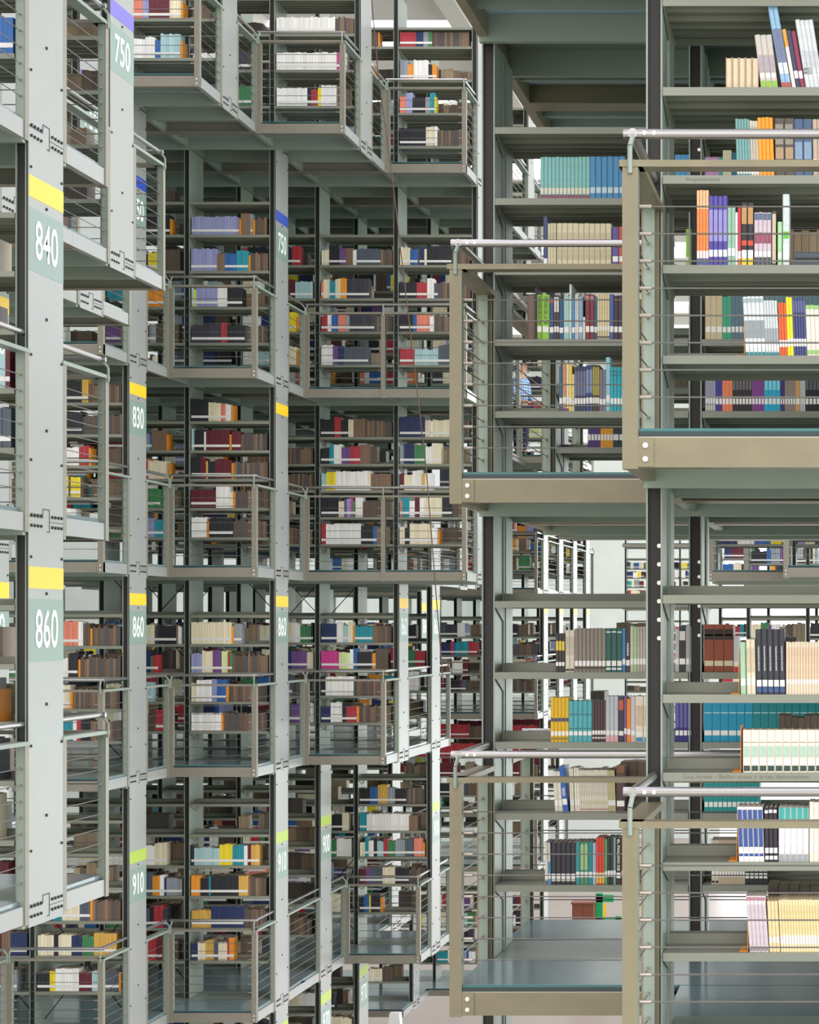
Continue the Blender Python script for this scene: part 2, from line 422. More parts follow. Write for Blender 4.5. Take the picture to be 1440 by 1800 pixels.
# ------------------------------------------------------------------ cable railings
def railing(p, q, L, label, inward, posts, near=False, joins=(0, 0), corner=()):
    """p, q: plan points of the run along a floor edge; inward: unit vector towards the floor; posts: parameters 0..1"""
    bm = 'beam' if near else 'beamfar'; z = LV[L]; p, q = Vector((p[0], p[1], 0)), Vector((q[0], q[1], 0)); d = (q-p); ln = d.length; d.normalize(); a = Vector((inward[0], inward[1], 0))
    r = empty('railing', (p.x, p.y, z), label, 'railing', 'cable railings along the walkways')
    V = lambda t, i, h: tuple(d*t + a*i + Vector((0, 0, h)))
    MB().tube(V(.018*joins[0], .035, 1.085), V(ln-.018*joins[1], .035, 1.085), .0185, 'rail', 12).build('handrail', r)
    def bar(name, t0, t1, i0, i1, h0, h1, mat):
        A, B = Vector(V(t0, i0, h0)), Vector(V(t1, i1, h1))
        lo = [min(A[k], B[k]) for k in range(3)]; hi = [max(A[k], B[k]) for k in range(3)]
        return MB().box(lo[0], hi[0], lo[1], hi[1], lo[2], hi[2], mat)
    bar('top_bar', -.01, ln+.01, -.012, .075, .955, .98, 'steel' if abs(inward[0]) > .5 and not near else bm).build('top_bar', r)  # bars facing the hall get lighter paint, side light put into the colour
    def clamps(t):
        fit = MB(); tt = t*ln
        for k in range(8):
            h = .115+.1*k; sg = 1 if t < .5 else -1
            fit.tube(V(tt+sg*.06, .02, h), V(tt+sg*.105, .02, h), .0075, 'fit', 8)
        return fit
    for t in posts:
        tt = t*ln
        t0, t1 = (tt, tt+.058) if t < .5 else (tt-.058, tt)
        b = bar('post', t0, t1, -.008, .0, -.15, .955, bm)
        g = bar('post', t0 if t < .5 else t1-.012, t0+.012 if t < .5 else t1, .0, .06, -.15, .955, bm)
        h = bar('post', t0 if t > .5 else t1-.008, t0+.008 if t > .5 else t1, .0, .045, -.03, .955, 'steel')
        b.join(g).join(h)
        s = (t0+t1)/2; b.join(clamps(t))
        b.build('post', r)
        if abs(inward[0]) > .5 and not (t > .5 and label.count('past')): continue
        c = MB(); c.tube(V(s, -.014, .93), V(s, -.014, 1.03), .0095, 'steel', 8); c.tube(V(s, -.014, 1.03), V(s+(.008 if t < .5 else -.008), .03, 1.085), .0095, 'steel', 8)
        if near:
            for e in (.05, .085): c.tube(V(s+e, .0175, 1.085), V(s+e, .014, 1.085), .008, 'bolt', 10)
        c.build('handrail_bracket', r)
    for k in range(8):
        h = .115+.1*k
        c = MB().tube(V(.02, .02, h), V(ln-.02, .02, h), .0032 if near else .0036, 'cable', 6)
        for t in corner: c.join(MB().tube(V(t*ln+.06, .02, h), V(t*ln+.1, .02, h), .0075, 'fit', 8))
        c.build('cable', r)
    return r

for L, row in PE.items():
    if L == 'L5': continue
    for n in sorted(row):
        if n > 16: continue
        j = row[n]; x = XL(j); cn = COLUMN[n]; lv = LEVEL[L]
        jp = row.get(n-1, 99); jn = row.get(n+1, 99)
        y0, y1 = D(n)-AISLE, D(n)+AISLE
        if jp > j:                                            # exposed front edge, seen face on
            k = min(jp-j, BAYS[n]+1)
            ps = [1-i/k for i in range(k+1)]
            ps = [t for t in ps]
            railing((x-BAY*k, y0), (x, y0), L, 'front cable railing on the %s walkway of the %s' % (lv, cn), (0, 1), ps)
            railing((x, y0), (x, D(n)-HD), L, 'side cable railing before the panel, %s walkway of the %s' % (lv, cn), (-1, 0), [1], joins=(1, 0), corner=(0,))
        elif jp == j:
            railing((x, D(n-1)+HD), (x, D(n)-HD), L, 'side cable railing joining two panels before the %s, %s walkway' % (cn, lv), (-1, 0), [0, 1])
        else:
            railing((x, D(n)-AISLE), (x, D(n)-HD), L, 'side cable railing before the panel, %s walkway of the %s' % (lv, cn), (-1, 0), [1])
        if jn != j:
            railing((x, D(n)+HD), (x, y1), L, 'side cable railing past the panel, %s walkway of the %s' % (lv, cn), (-1, 0), [0, 1])
        if jn > j:
            k = min(jn-j, BAYS[n])
            railing((x-BAY*k, y1), (x, y1), L, 'back cable railing on the %s walkway of the %s' % (lv, cn), (0, -1), [])

def right_rails(n, m, L, front, back, k):
    x = XR(m); nm = RNAME[n]; lv = LEVEL[L]; near = n < 1
    if front:
        railing((x, D(n)-AISLE), (x+RB*k, D(n)-AISLE), L, 'front cable railing on the %s walkway of the %s' % (lv, nm), (0, 1), [0], near)
        railing((x, D(n)-AISLE), (x, D(n)-HD), L, 'left end cable railing before the %s, %s walkway' % (nm, lv), (1, 0), [1], near, joins=(1, 0))
    else:
        railing((x, D(n-1)+HD), (x, D(n)-HD), L, 'left end cable railing joining the stacks before the %s, %s walkway' % (nm, lv), (1, 0), [0, 1], near)
    if back:
        railing((x, D(n)+HD), (x, D(n)+AISLE), L, 'left end cable railing past the %s, %s walkway' % (nm, lv), (1, 0), [0, 1], near)
        railing((x, D(n)+AISLE), (x+RB*k, D(n)+AISLE), L, 'back cable railing on the %s walkway of the %s' % (lv, nm), (0, -1), [], near)
right_rails(-2, 0, 'L2', True, False, 3); right_rails(-2, 0, 'L3', True, False, 3)
right_rails(-1, 1, 'L2', True, False, 1); right_rails(-1, 1, 'L3', True, True, 4)
right_rails(0, 1, 'L2', False, True, 4)
right_rails(11, 1, 'L2', True, False, 4); right_rails(11, 1, 'L3', True, False, 4); right_rails(6, 0, 'L2', True, False, 3); right_rails(7, 1, 'L2', True, False, 1)

# ------------------------------------------------------------------ individually built books on the near shelves
BK = {}
def book_meshes(w, h, d):
    k = (round(w, 3), round(h, 3), round(d, 2))
    if k in BK: return BK[k]
    b = MB(); t = min(.003, w*.14)
    b.box(-w/2, -w/2+t, -d/2+.003, d/2, 0, h, 'cover'); b.box(w/2-t, w/2, -d/2+.003, d/2, 0, h, 'cover')
    c = w*.16
    b.prism([(-w/2, -d/2+.004), (-w/2+c, -d/2), (w/2-c, -d/2), (w/2, -d/2+.004), (w/2, -d/2+.006), (-w/2, -d/2+.006)], 2, 0, h, 'cover')
    p = MB().box(-w/2+t, w/2-t, -d/2+.006, d/2-.004, .002, h-.003, 'pages')
    BK[k] = (b.mesh('book'), p.mesh('pages')); return BK[k]

BANDM = {}
def band_mesh(w, h0, h1, d, mat):
    k = (round(w, 3), round(h0, 3), round(h1, 3), round(d, 2), mat)
    if k not in BANDM:
        c = w*.15
        BANDM[k] = MB().box(-w/2+c*.6, w/2-c*.6, -d/2-.0008, -d/2+.001, h0, h1, mat).mesh('spine_band')
    return BANDM[k]

NBOOK = [0]
def one_book(x, y, z, w, h, d, col, label, group, bands=(), tilt=0, title=None, flip=False):
    cm, pm = book_meshes(w, h, d)
    o = link('book', cm, None, (x, y, z), (0, R(-tilt), R(180) if flip else 0)); o.color = lin(col)
    link('pages', pm, o)
    for (f0, f1, c) in bands:
        s = link('spine_label' if c == 'sticker' else 'spine_band', band_mesh(w, h*f0, h*f1, d, 'sticker' if c == 'sticker' else 'cover'), o)
        if c != 'sticker': s.color = lin(c)
    if title:
        s, c, f0, f1, ww = title
        t = link('spine_title', text_mesh(s, h*(f1-f0), w*ww, 'white' if c == 'w' else 'black', .01), o, (0, -d/2-.0014, h*(f0+f1)/2))
        t.rotation_euler = Matrix(((0, 1, 0), (0, 0, -1), (-1, 0, 0))).to_euler()
    tag(o, label, 'book', group); NBOOK[0] += 1
    return o

S1 = (.17, .30, 'sticker')          # the usual white call number sticker
def marks(c, *ranges): return tuple((a, b, c) for a, b in ranges)

SBV, SBF, SBC = [], [], []
def sbox(x0, x1, y0, y1, z0, z1, c, pg=(.62, .52, .38, 1)):
    b = len(SBV)
    SBV.extend([(x0,y0,z0),(x1,y0,z0),(x1,y1,z0),(x0,y1,z0),(x0,y0,z1),(x1,y0,z1),(x1,y1,z1),(x0,y1,z1)])
    SBF.extend([(b+4,b+5,b+6,b+7),(b,b+1,b+5,b+4),(b+1,b+2,b+6,b+5),(b+2,b+3,b+7,b+6),(b+3,b,b+4,b+7)])
    SBC.extend([pg, c, c, c, c])
def far_book(xa, xb, y, z, h, col, bands):
    sbox(xa, xb, y, y+.18, z+.001, z+h, lin(col))
    for f0, f1, c in bands:
        c = lin('#e9e8e2' if c == 'sticker' else c); sbox(xa+.002, xb-.002, y-.001, y+.002, z+h*f0, z+h*f1, c, c)
def row(n, st, k, i, where, runs):
    """books of shelf k (from the bottom) on bay i of right stack n; runs are measured in the photograph at the shelf's own plane"""
    m = {-2: 0, -1: 1, 0: 1}[n]
    tops = SH[st]; z = LV[ST[st][0]] + (1.417 if (n, st, k) == (-2, 'D', 3) else tops[k])
    y = D(n)-HD+.012; s = F/y
    for run in runs:
        x0, x1, cnt, hgt, col, desc = run[:6]; o = run[6] if len(run) > 6 else {}
        xa, xb = (x0-CX)/s, (x1-CX)/s; w = (xb-xa)/cnt; h = hgt/s
        for q in range(cnt):
            pxc = x0+(x1-x0)*(q+.5)/cnt
            if pxc > (1446 if n == -2 or i == 1 else 1142 if st == 'D' and k > 1 else 1100): continue
            if i == 1 or n == 0:
                far_book(xa+w*q, xa+w*(q+.96), y, z, h, col, o.get('b', (S1,))); continue
            d = o.get('d', .19)
            lab = ('%s of %s %s, %s' % (ORD[q], NUM[cnt], desc, where)) if cnt > 1 else ('%s, %s' % (desc, where))
            t = o.get('tilt', 0)
            one_book(xa+w*(q+.5), y+d/2+o.get('in', 0), z+(abs(math.sin(R(t)))*w/2), w*.965, h*(1+random.uniform(-.006, .006)), d, col, lab,
                     'books on the near shelves', o.get('b', (S1,)), t, o.get('t'), o.get('flip', False))

N0 = 'nearest right stack'
row(-2, 'C', 4-1, 0, 'shelf above the near handrail', [
    (1276, 1334, 5, 55, '#b39a78', 'tan book shown by its page edges', {'b': (), 'flip': True, 'd': .16}),
    (1338, 1368, 3, 95, '#c9c2ba', 'pale volume with a lime green foot', {'tilt': 7, 'b': ((0, .14, '#8cbf3a'), (.2, .28, 'sticker'), (.3, .62, '#a89ea6'))}),
    (1375, 1392, 2, 152, '#8fb8d8', 'very tall sky blue book', {'tilt': 10, 'b': ((0, .07, '#b94a3a'), S1, (.3, .7, '#6f7796'))}),
    (1393, 1400, 1, 106, '#e9a23a', 'orange topped slim book', {'tilt': 10, 'b': ((0, .7, '#dfe3e2'),)}),
    (1400, 1408, 1, 104, '#2f3a5c', 'navy blue leaning book', {'tilt': 10}),
    (1408, 1416, 1, 102, '#8a2f4a', 'crimson leaning book', {'tilt': 10}),
    (1417, 1448, 4, 122, '#d5dadd', 'tall silver white leaning book', {'tilt': 9, 'b': ((.2, .55, '#bfc5ca'), S1)}),
    (1452, 1470, 2, 100, '#d9743a', 'orange leaning book', {'tilt': 9}),
])
row(-2, 'C', 3-1+0, 0, 'near shelf signed Arquitectura', [
    (1296, 1321, 5, 101, '#6fa09c', 'grey teal volume', {'tilt': 2, 'b': ((.05, .2, '#d7dcd6'),)}),
    (1321, 1335, 3, 98, '#cfc6b4', 'cream slim paperback', {'tilt': 2, 'b': ((.05, .2, 'sticker'), (.3, .9, '#b9ae9c'))}),
    (1335, 1362, 4, 104, '#f09a1c', 'bright orange volume', {'tilt': 2, 'b': ((.1, .16, 'sticker'),)}),
    (1363, 1397, 2, 102, '#4f463f', 'dark brown patterned volume', {'tilt': 1, 'b': ((.12, .2, 'sticker'), (.3, .5, '#a58a6a'), (.55, .9, '#8c8479'))}),
    (1397, 1429, 2, 101, '#3f5877', 'blue grey patterned volume', {'tilt': 1, 'b': ((.12, .2, 'sticker'), (.3, .6, '#7c93ad'))}),
    (1430, 1462, 4, 101, '#b9a794', 'beige striped volume', {'tilt': 1}),
])
row(-2, 'C', 2-1+0, 0, 'shelf just below the near top bar', [
    (1225, 1246, 4, 133, '#e88a4a', 'orange faded journal', {'b': ((0, .1, '#2f5f9a'), (.1, .2, 'sticker'), (.75, 1, '#edb98a'))}),
    (1246, 1279, 4, 123, '#4d4496', 'violet journal', {'b': ((.13, .23, 'sticker'), marks('#8f89c4', (.35, .8))[0])}),
    (1279, 1293, 2, 103, '#8fb59e', 'mint green book', {'b': (S1,)}),
    (1293, 1297, 1, 94, '#eceae6', 'white slim book', {}),
    (1297, 1303, 1, 103, '#b53440', 'red slim book', {'b': ((0, .12, '#d97a2e'), (.12, .25, 'sticker'))}),
    (1303, 1325, 2, 111, '#262124', 'black book with orange lettering', {'b': ((0, .12, '#e9c52a'), (.12, .25, 'sticker'), (.32, .4, '#c9482e'), (.66, .95, '#b98a52'))}),
    (1326, 1356, 4, 94, '#c8b9c0', 'pale illustrated volume with dark ends', {'b': ((.02, .16, '#3a4353'), (.17, .27, 'sticker'), (.42, .62, '#8f3f5a'), (.86, .98, '#4d6480'))}),
    (1357, 1365, 1, 96, '#4c4338', 'dark spiral bound book', {'b': ((.05, .95, '#c2b49a'),)}),
    (1367, 1375, 1, 78, '#9fd39a', 'pale green slim book', {}),
    (1376, 1388, 1, 126, '#c5d2cf', 'tall pale book with a green square', {'b': ((.38, .48, '#62b52f'), (.1, .3, 'sticker'))}),
])
row(-2, 'C', 0, 0, 'lowest near shelf above the glass edge', [
    (1311, 1347, 5, 105, '#d9dee0', 'white journal with teal foot', {'tilt': 3, 'b': ((0, .07, '#1f7f83'), (.12, .2, 'sticker'), (.3, .6, '#8d969b'), (.9, .97, '#9fb0b4'))}),
    (1347, 1371, 5, 98, '#cdd5d6', 'thin white journal', {'tilt': 3, 'b': ((0, .07, '#1f7f83'), (.1, .2, 'sticker'), (.25, .5, '#9ba4a8'))}),
    (1371, 1385, 3, 94, '#e0622c', 'orange red booklet', {'tilt': 2}),
    (1385, 1396, 2, 104, '#f0e02a', 'lemon yellow booklet', {'tilt': 2}),
    (1396, 1419, 5, 102, '#3f4779', 'indigo journal', {'tilt': 2, 'b': (S1, (.75, .95, '#5a628f'))}),
    (1419, 1450, 4, 90, '#e6e2d3', 'cream journal with green ends', {'tilt': 2, 'b': ((.04, .12, '#8fc46a'), (.92, 1, '#8fc46a'))}),
])
W1 = 'near shelf above the decorative arts sign'
row(-2, 'D', 3, 0, W1, [
    (1302, 1312, 1, 92, '#9fc2a4', 'sage green thin book', {'tilt': 1}),
    (1313, 1329, 2, 97, '#d9ceb4', 'cream book with faint lettering', {'tilt': 1, 'b': (S1, (.4, .85, '#c4b79a'))}),
    (1330, 1381, 5, 115, '#2b2e38', 'black volume with blue medallion foot', {'tilt': 1, 'b': ((.03, .11, '#33507f'), (.12, .22, 'sticker')), 't': ('THE BURLINGTON MAGAZINE', 'w', .36, .74, .22)}),
    (1382, 1462, 16, 92, '#e3d2ba', 'cream pamphlet', {'b': ((.2, .28, 'sticker'), (.3, .9, '#d8bfa0'))}),
])
row(-2, 'D', 2, 0, 'near shelf carrying the decorative arts sign', [
    (1306, 1462, 11, 75, '#efe4cf', 'thick cream volume with green lettering', {'b': ((.03, .16, '#2c4440'), (.2, .3, 'sticker'), (.36, .62, '#a9c4b0'), (.7, .715, '#7a6a55'))}),
])
row(-2, 'D', 1, 0, 'near shelf behind the lower handrail', [
    (1299, 1344, 5, 96, '#f0ede6', 'white book with a blue spine strip', {'tilt': 2, 'b': ((.1, .15, '#2d4c96'), (.27, .95, '#34508f'), (.2, .25, 'sticker'))}),
    (1345, 1368, 3, 95, '#2a2530', 'black book with white emblem', {'tilt': 1, 'b': ((.04, .11, 'sticker'), (.16, .26, 'sticker'), (.9, .96, '#d4d2d2'))}),
    (1369, 1422, 5, 95, '#e2e4e4', 'white volume with a teal head', {'b': ((0, .14, '#9a9da0'), (.78, 1, '#38a095'), (.17, .24, 'sticker'))}),
    (1423, 1462, 5, 105, '#e7e1cf', 'ivory tall volume', {}),
])
row(-2, 'D', 0, 0, 'bottom near shelf over the reflecting floor', [
    (1318, 1352, 5, 99, '#e4dcdf', 'white magazine with pink lettering', {'tilt': 4, 'b': ((.02, .07, '#8d8388'), (.1, .85, '#cdbfc6'), (.92, .98, '#b27a86'))}),
    (1353, 1372, 3, 90, '#e6cf9d', 'straw coloured magazine', {'tilt': 3, 'b': ((.18, .3, 'sticker'),)}),
    (1373, 1462, 18, 92, '#ecdcae', 'thin cream yellow magazine', {'tilt': 3, 'b': ((.15, .32, 'sticker'), (.35, .9, '#e6cf96'))}),
])
N1 = 'second right stack'
row(-1, 'C', 3, 0, 'upper shelf right of the hall', [
    (950, 1037, 13, 74, '#7db9b5', 'pale teal volume with a maroon foot', {'b': ((0, .1, '#8a3a55'), (.12, .27, '#d9d4bd'))}),
    (1037, 1140, 10, 75, '#3a86b4', 'blue bound volume', {'b': ((.14, .28, '#b9cdd6'),)}),
])
row(-1, 'C', 2, 0, 'shelf crossed by the second handrail', [
    (955, 963, 1, 92, '#31406e', 'tall navy book at the row end', {'b': ((.1, .2, 'sticker'),)}),
    (963, 978, 3, 80, '#d0c8a8', 'thin cream volume', {'b': ((.05, .1, '#a59a78'), (.5, .8, '#c0b694'))}),
    (979, 1075, 10, 80, '#d3cbab', 'thick cream volume with a dark dot', {'b': ((.05, .09, '#4f483c'), (.2, .45, '#bdb392'), (.6, .8, '#c4ba99'))}),
    (1076, 1088, 1, 74, '#5a4a8e', 'purple volume', {}),
    (1088, 1120, 3, 74, '#b5503c', 'brick red volume', {}),
])
row(-1, 'C', 1, 0, 'shelf behind the second top bar', [
    (927, 941, 1, 78, '#6d564b', 'dull brown book', {'b': ()}),
    (941, 944, 1, 93, '#2d2a33', 'black slim tall book', {'b': ()}),
    (944, 953, 1, 79, '#7ea83c', 'green book with black title', {'b': (S1,), 't': ('TIVIDAD DE LA TIE', 'b', .34, .97, .5)}),
    (953, 966, 1, 79, '#8fc63d', 'bright green book with black title', {'b': (S1,), 't': ('TIVIDAD DE LA TIE', 'b', .34, .97, .5)}),
    (966, 974, 1, 74, '#2b4a7a', 'deep blue book with a red head', {'b': (S1, (.88, .95, '#c5463c'))}),
    (974, 983, 2, 79, '#4f3b36', 'brown book with a cream head', {'b': (S1, (.62, .95, '#d8cfc0'))}),
    (983, 991, 1, 72, '#24507c', 'blue glossy book', {}),
    (991, 1001, 1, 77, '#9fc5bb', 'pale green book', {}),
    (1001, 1005, 1, 98, '#cfd8d2', 'tall white divider like book', {'b': ()}),
    (1005, 1011, 1, 73, '#3e8bb2', 'sky blue slim book', {}),
    (1011, 1017, 2, 80, '#d8d4c6', 'cream thin book', {}),
    (1017, 1025, 1, 76, '#86a6c0', 'grey blue book', {}),
    (1025, 1029, 1, 40, '#e6e4dc', 'small white booklet', {'b': ()}),
    (1029, 1045, 2, 80, '#7a2b33', 'maroon volume', {'b': (S1, (.88, .96, '#b9837c'))}),
    (1045, 1050, 1, 76, '#1f5a78', 'petrol blue slim book', {}),
    (1050, 1072, 5, 80, '#d6c99e', 'cream narrow volume with small marks', {'b': ((.04, .08, '#4f483c'), (.2, .3, 'sticker'))}),
    (1072, 1079, 1, 80, '#3d5fa0', 'royal blue book', {}),
    (1079, 1110, 4, 78, '#3b2b36', 'dark plum volume', {}),
])
row(-1, 'C', 0, 0, 'lowest shelf above the second glass floor', [
    (983, 989, 1, 80, '#2f5f7a', 'dark teal book', {}),
    (989, 996, 1, 85, '#c98f5e', 'tan orange book', {'b': ((0, .07, '#7a2f5a'), S1)}),
    (996, 1000, 1, 84, '#e6ddd6', 'white thin book', {'b': ((0, .07, '#7a2f5a'), S1)}),
    (1000, 1006, 1, 82, '#edd04a', 'yellow thin book', {}),
    (1006, 1010, 1, 66, '#dfd3b4', 'short cream book', {}),
    (1010, 1030, 4, 79, '#3a3f5e', 'navy book with broken lettering', {'b': (S1, (.35, .9, '#6d6f8c'))}),
    (1030, 1042, 2, 82, '#2f4779', 'blue black book', {'b': (S1, (.4, .9, '#7f8eb2'))}),
    (1042, 1054, 3, 82, '#4a4433', 'dark olive book with yellow lettering', {'b': (S1, (.35, .95, '#a89d3a'))}),
    (1054, 1065, 2, 74, '#7d7486', 'mauve grey book', {}),
    (1065, 1073, 1, 96, '#8fc6cf', 'tall pale cyan book', {}),
    (1073, 1120, 8, 78, '#22a5b4', 'turquoise volume', {'b': (S1, (.8, .84, '#137a8a'), (.88, .92, '#137a8a'))}),
])
row(-1, 'D', 3, 0, 'top filled shelf under the second walkway', [
    (977, 993, 3, 68, '#38322e', 'dark brown book with yellow band', {'b': ((.16, .26, 'sticker'), (.56, .8, '#e2c53a'))}),
    (994, 1010, 2, 74, '#d5ccba', 'ivory book with a black dot', {'b': ((.03, .08, '#2e2a26'), (.4, .85, '#bfb5a2'))}),
    (1010, 1065, 8, 77, '#857d70', 'taupe bound volume', {'b': ((.07, .12, '#3a352f'), (.14, .26, 'sticker'))}),
    (1065, 1094, 3, 77, '#1e5850', 'dark green bound volume', {'b': ((.05, .1, '#d9e4dc'), (.14, .26, 'sticker'), (.9, .93, '#cfe0d8'))}),
    (1094, 1100, 1, 77, '#2f7cb2', 'bright blue slim volume', {}),
    (1100, 1108, 1, 82, '#3a2d26', 'dark book with cream title', {'b': ((.14, .26, 'sticker'),), 't': ('HASANI', 'w', .36, .62, .5)}),
    (1108, 1114, 1, 80, '#c9bfae', 'beige slim book', {}),
    (1114, 1120, 1, 80, '#9cc98a', 'light green slim book', {}),
    (1120, 1160, 8, 80, '#b5aca0', 'grey beige slim book', {}),
])
row(-1, 'D', 2, 0, 'shelf just above the second lower handrail', [
    (968, 1000, 5, 78, '#dfb51f', 'mustard yellow volume with navy band', {'b': ((.05, .1, '#8d7a2a'), (.14, .24, 'sticker'), (.46, .54, '#33406e'))}),
    (1000, 1041, 5, 72, '#4fa9b0', 'turquoise green volume', {'b': ((.16, .26, 'sticker'), (.32, .34, '#22606a'), (.66, .68, '#22606a'))}),
    (1041, 1065, 5, 72, '#4b3638', 'dark plum brown book', {'b': ((.08, .12, '#d8cfc8'), (.18, .28, 'sticker'))}),
    (1065, 1087, 3, 80, '#b9bfc2', 'silver grey book with pink foot', {'b': ((0, .13, '#e2a6ac'), (.15, .25, 'sticker'))}),
    (1087, 1097, 1, 80, '#343049', 'dark indigo book with an orange title', {'b': ((.14, .24, 'sticker'), (.7, .92, '#c8553c'))}),
    (1097, 1102, 1, 80, '#7c5a80', 'plum slim book', {}),
    (1102, 1109, 1, 76, '#ef8a22', 'vivid orange book', {}),
    (1109, 1117, 1, 80, '#c8c6cc', 'pale lilac book', {'b': ((0, .12, '#e2b6ae'), (.15, .25, 'sticker'))}),
    (1117, 1160, 3, 80, '#e6dcc6', 'cream book with a blue foot', {'b': ((.01, .1, '#2f8fb0'), (.12, .22, 'sticker'), (.35, .8, '#d3b9a0'))}),
])
row(-1, 'D', 1, 0, 'shelf between the second lower rails', [
    (976, 990, 2, 73, '#d6d2c0', 'ivory leaning book', {'tilt': 4}),
    (990, 1000, 1, 81, '#1f5cab', 'royal blue leaning book with white title', {'tilt': 6, 'b': ((.02, .14, '#1f5cab'), S1), 't': ('TIRADA', 'w', .36, .55, .5)}),
    (1003, 1010, 2, 78, '#ddd8c6', 'taller ivory paperback', {'tilt': 2}),
    (1011, 1020, 2, 79, '#dcd8c4', 'chalky white paperback', {'tilt': 2}),
    (1020, 1070, 17, 75, '#dbd7c4', 'slim ivory paperback', {'tilt': 2, 'b': ((.07, .1, '#b2787a'), (.2, .28, '#d0c4a2'), (.4, .9, '#cbc6b4'))}),
    (1070, 1083, 5, 75, '#bdb88a', 'slim olive paperback', {'tilt': 2}),
    (1083, 1116, 2, 82, '#4a3330', 'thick dark brown volume', {'b': ((.14, .26, 'sticker'), (.85, 1, '#7d4a30'))}),
    (1117, 1135, 3, 78, '#dcd8cc', 'white paperback beside the dark brown pair', {}),
])
row(-1, 'D', 0, 0, 'bottom shelf of the second stack', [
    (958, 964, 1, 74, '#d8d2c2', 'cream book at the row end', {'tilt': 1, 'b': ((.14, .26, 'sticker'), (0, .1, '#5a6470'))}),
    (964, 969, 1, 74, '#4f8fb4', 'two tone blue slim book', {'tilt': 1, 'b': ((.55, 1, '#cfc7b4'), (.14, .26, 'sticker'))}),
    (969, 1012, 5, 74, '#2d2a34', 'black leather style volume', {'b': ((.08, .13, '#c8c2b8'), (.14, .26, 'sticker'))}),
    (1012, 1020, 1, 75, '#2f8f92', 'teal book', {}),
    (1020, 1034, 2, 75, '#4f8a63', 'mottled green book', {'b': (S1, (.35, .95, '#9fbf8a'))}),
    (1034, 1042, 1, 75, '#1f8488', 'deep teal book', {}),
    (1042, 1048, 1, 74, '#a4b4c8', 'powder blue book', {}),
    (1048, 1063, 3, 82, '#d8452f', 'vermilion red book', {'b': ((.03, .13, '#e6b43a'), (.14, .26, '#e8d9a8'))}),
    (1063, 1068, 1, 80, '#4fa06a', 'green slim book', {}),
    (1068, 1078, 2, 82, '#1f2f33', 'blackish green book', {}),
    (1078, 1083, 1, 82, '#7c9a8c', 'grey green book', {}),
    (1083, 1092, 1, 82, '#2a2826', 'black book with tall white title', {'t': ('EL PASADO DE', 'w', .3, .97, .5), 'b': ((.14, .26, 'sticker'),)}),
    (1092, 1120, 3, 82, '#6d3a2c', 'russet brown book', {}),
])
# the second bay of the second stack, seen through the nearest one
row(-1, 'C', 0, 1, 'shelf seen below the nearest stack', [
    (1240, 1258, 4, 76, '#8f8ea2', 'grey lavender book', {'b': ((.03, .15, '#c9c9b4'), (.18, .32, 'sticker'))}),
    (1258, 1270, 2, 76, '#2f2f86', 'deep blue violet book', {}),
    (1270, 1288, 3, 76, '#e07a52', 'coral orange book', {}),
    (1288, 1322, 6, 76, '#201e20', 'black book with white scrawl', {'b': (S1, (.5, .9, '#6a6866'))}),
    (1322, 1344, 4, 76, '#7a3a86', 'magenta purple book', {}),
    (1344, 1372, 4, 76, '#14a6c8', 'cyan book with white lettering', {'b': (S1, (.5, .9, '#7fd0e0'))}),
    (1372, 1380, 2, 76, '#3d2a66', 'dark violet book', {}),
    (1380, 1399, 4, 76, '#8d8076', 'taupe striped book', {}),
    (1399, 1407, 1, 76, '#c99a5e', 'camel coloured book', {}),
    (1407, 1416, 3, 76, '#b9bcb8', 'light grey slim book', {}),
    (1416, 1462, 7, 76, '#1c1f26', 'black book with white title', {'b': (S1, (.5, .95, '#5d6268'))}),
])
row(-1, 'C', 1, 1, 'shelf seen through the nearest stack', [
    (1240, 1270, 3, 78, '#c9b892', 'beige volume', {}), (1270, 1286, 2, 76, '#3fa07f', 'sea green volume', {}), (1286, 1340, 8, 78, '#5d7683', 'slate blue volume', {}), (1345, 1462, 14, 78, '#6f8a90', 'slate volume', {})])
row(-1, 'C', 2, 1, 'shelf seen through the nearest stack', [(1206, 1216, 2, 70, '#8fbf4a', 'lime green book', {})])
row(-1, 'C', 3, 1, 'shelf seen through the nearest stack', [
    (1187, 1215, 3, 78, '#3f8fc4', 'sky blue volume', {'b': ()}), (1240, 1264, 6, 74, '#b98ab8', 'pink lilac book', {}), (1264, 1271, 1, 74, '#2a9a8a', 'teal book', {}),
    (1271, 1286, 4, 86, '#d6cfae', 'cream book', {}), (1286, 1294, 2, 82, '#1d6a88', 'petrol book', {})])
row(-1, 'D', 3, 1, 'red volume shelf seen through the nearest stack', [
    (1187, 1194, 1, 80, '#b7b3b4', 'grey book with a red tip', {'b': ((.95, 1, '#c4473c'), S1)}),
    (1194, 1206, 1, 80, '#2b2a2e', 'black book with white squares', {'b': (S1, (.7, .9, '#d5d2cc'))}),
    (1206, 1216, 1, 80, '#a9a5a8', 'plain pale grey book', {}),
    (1238, 1290, 3, 84, '#8a3f24', 'chestnut red encyclopedia volume', {'b': ((.13, .24, '#cfc6a2'), (.68, .9, '#1f1a17'), (.76, .79, '#cdbd8c'))}),
    (1290, 1299, 1, 63, '#c4c9cc', 'silver book with a red foot', {'b': ((0, .15, '#cf2f2f'), S1)}),
])
row(-1, 'D', 2, 1, 'turquoise volume shelf seen through the nearest stack', [
    (1187, 1216, 4, 72, '#2a2470', 'indigo volume', {'b': ((.16, .28, 'sticker'), (.35, .95, '#5f5a9a'))}),
    (1238, 1324, 6, 72, '#0f92b4', 'turquoise blue art volume', {'b': ((.16, .28, 'sticker'), (.7, .72, '#cfe6ea'))}),
    (1324, 1462, 10, 72, '#12868c', 'deep turquoise art volume', {'b': ((.16, .28, 'sticker'), (.7, .72, '#cfe6ea'))}),
])
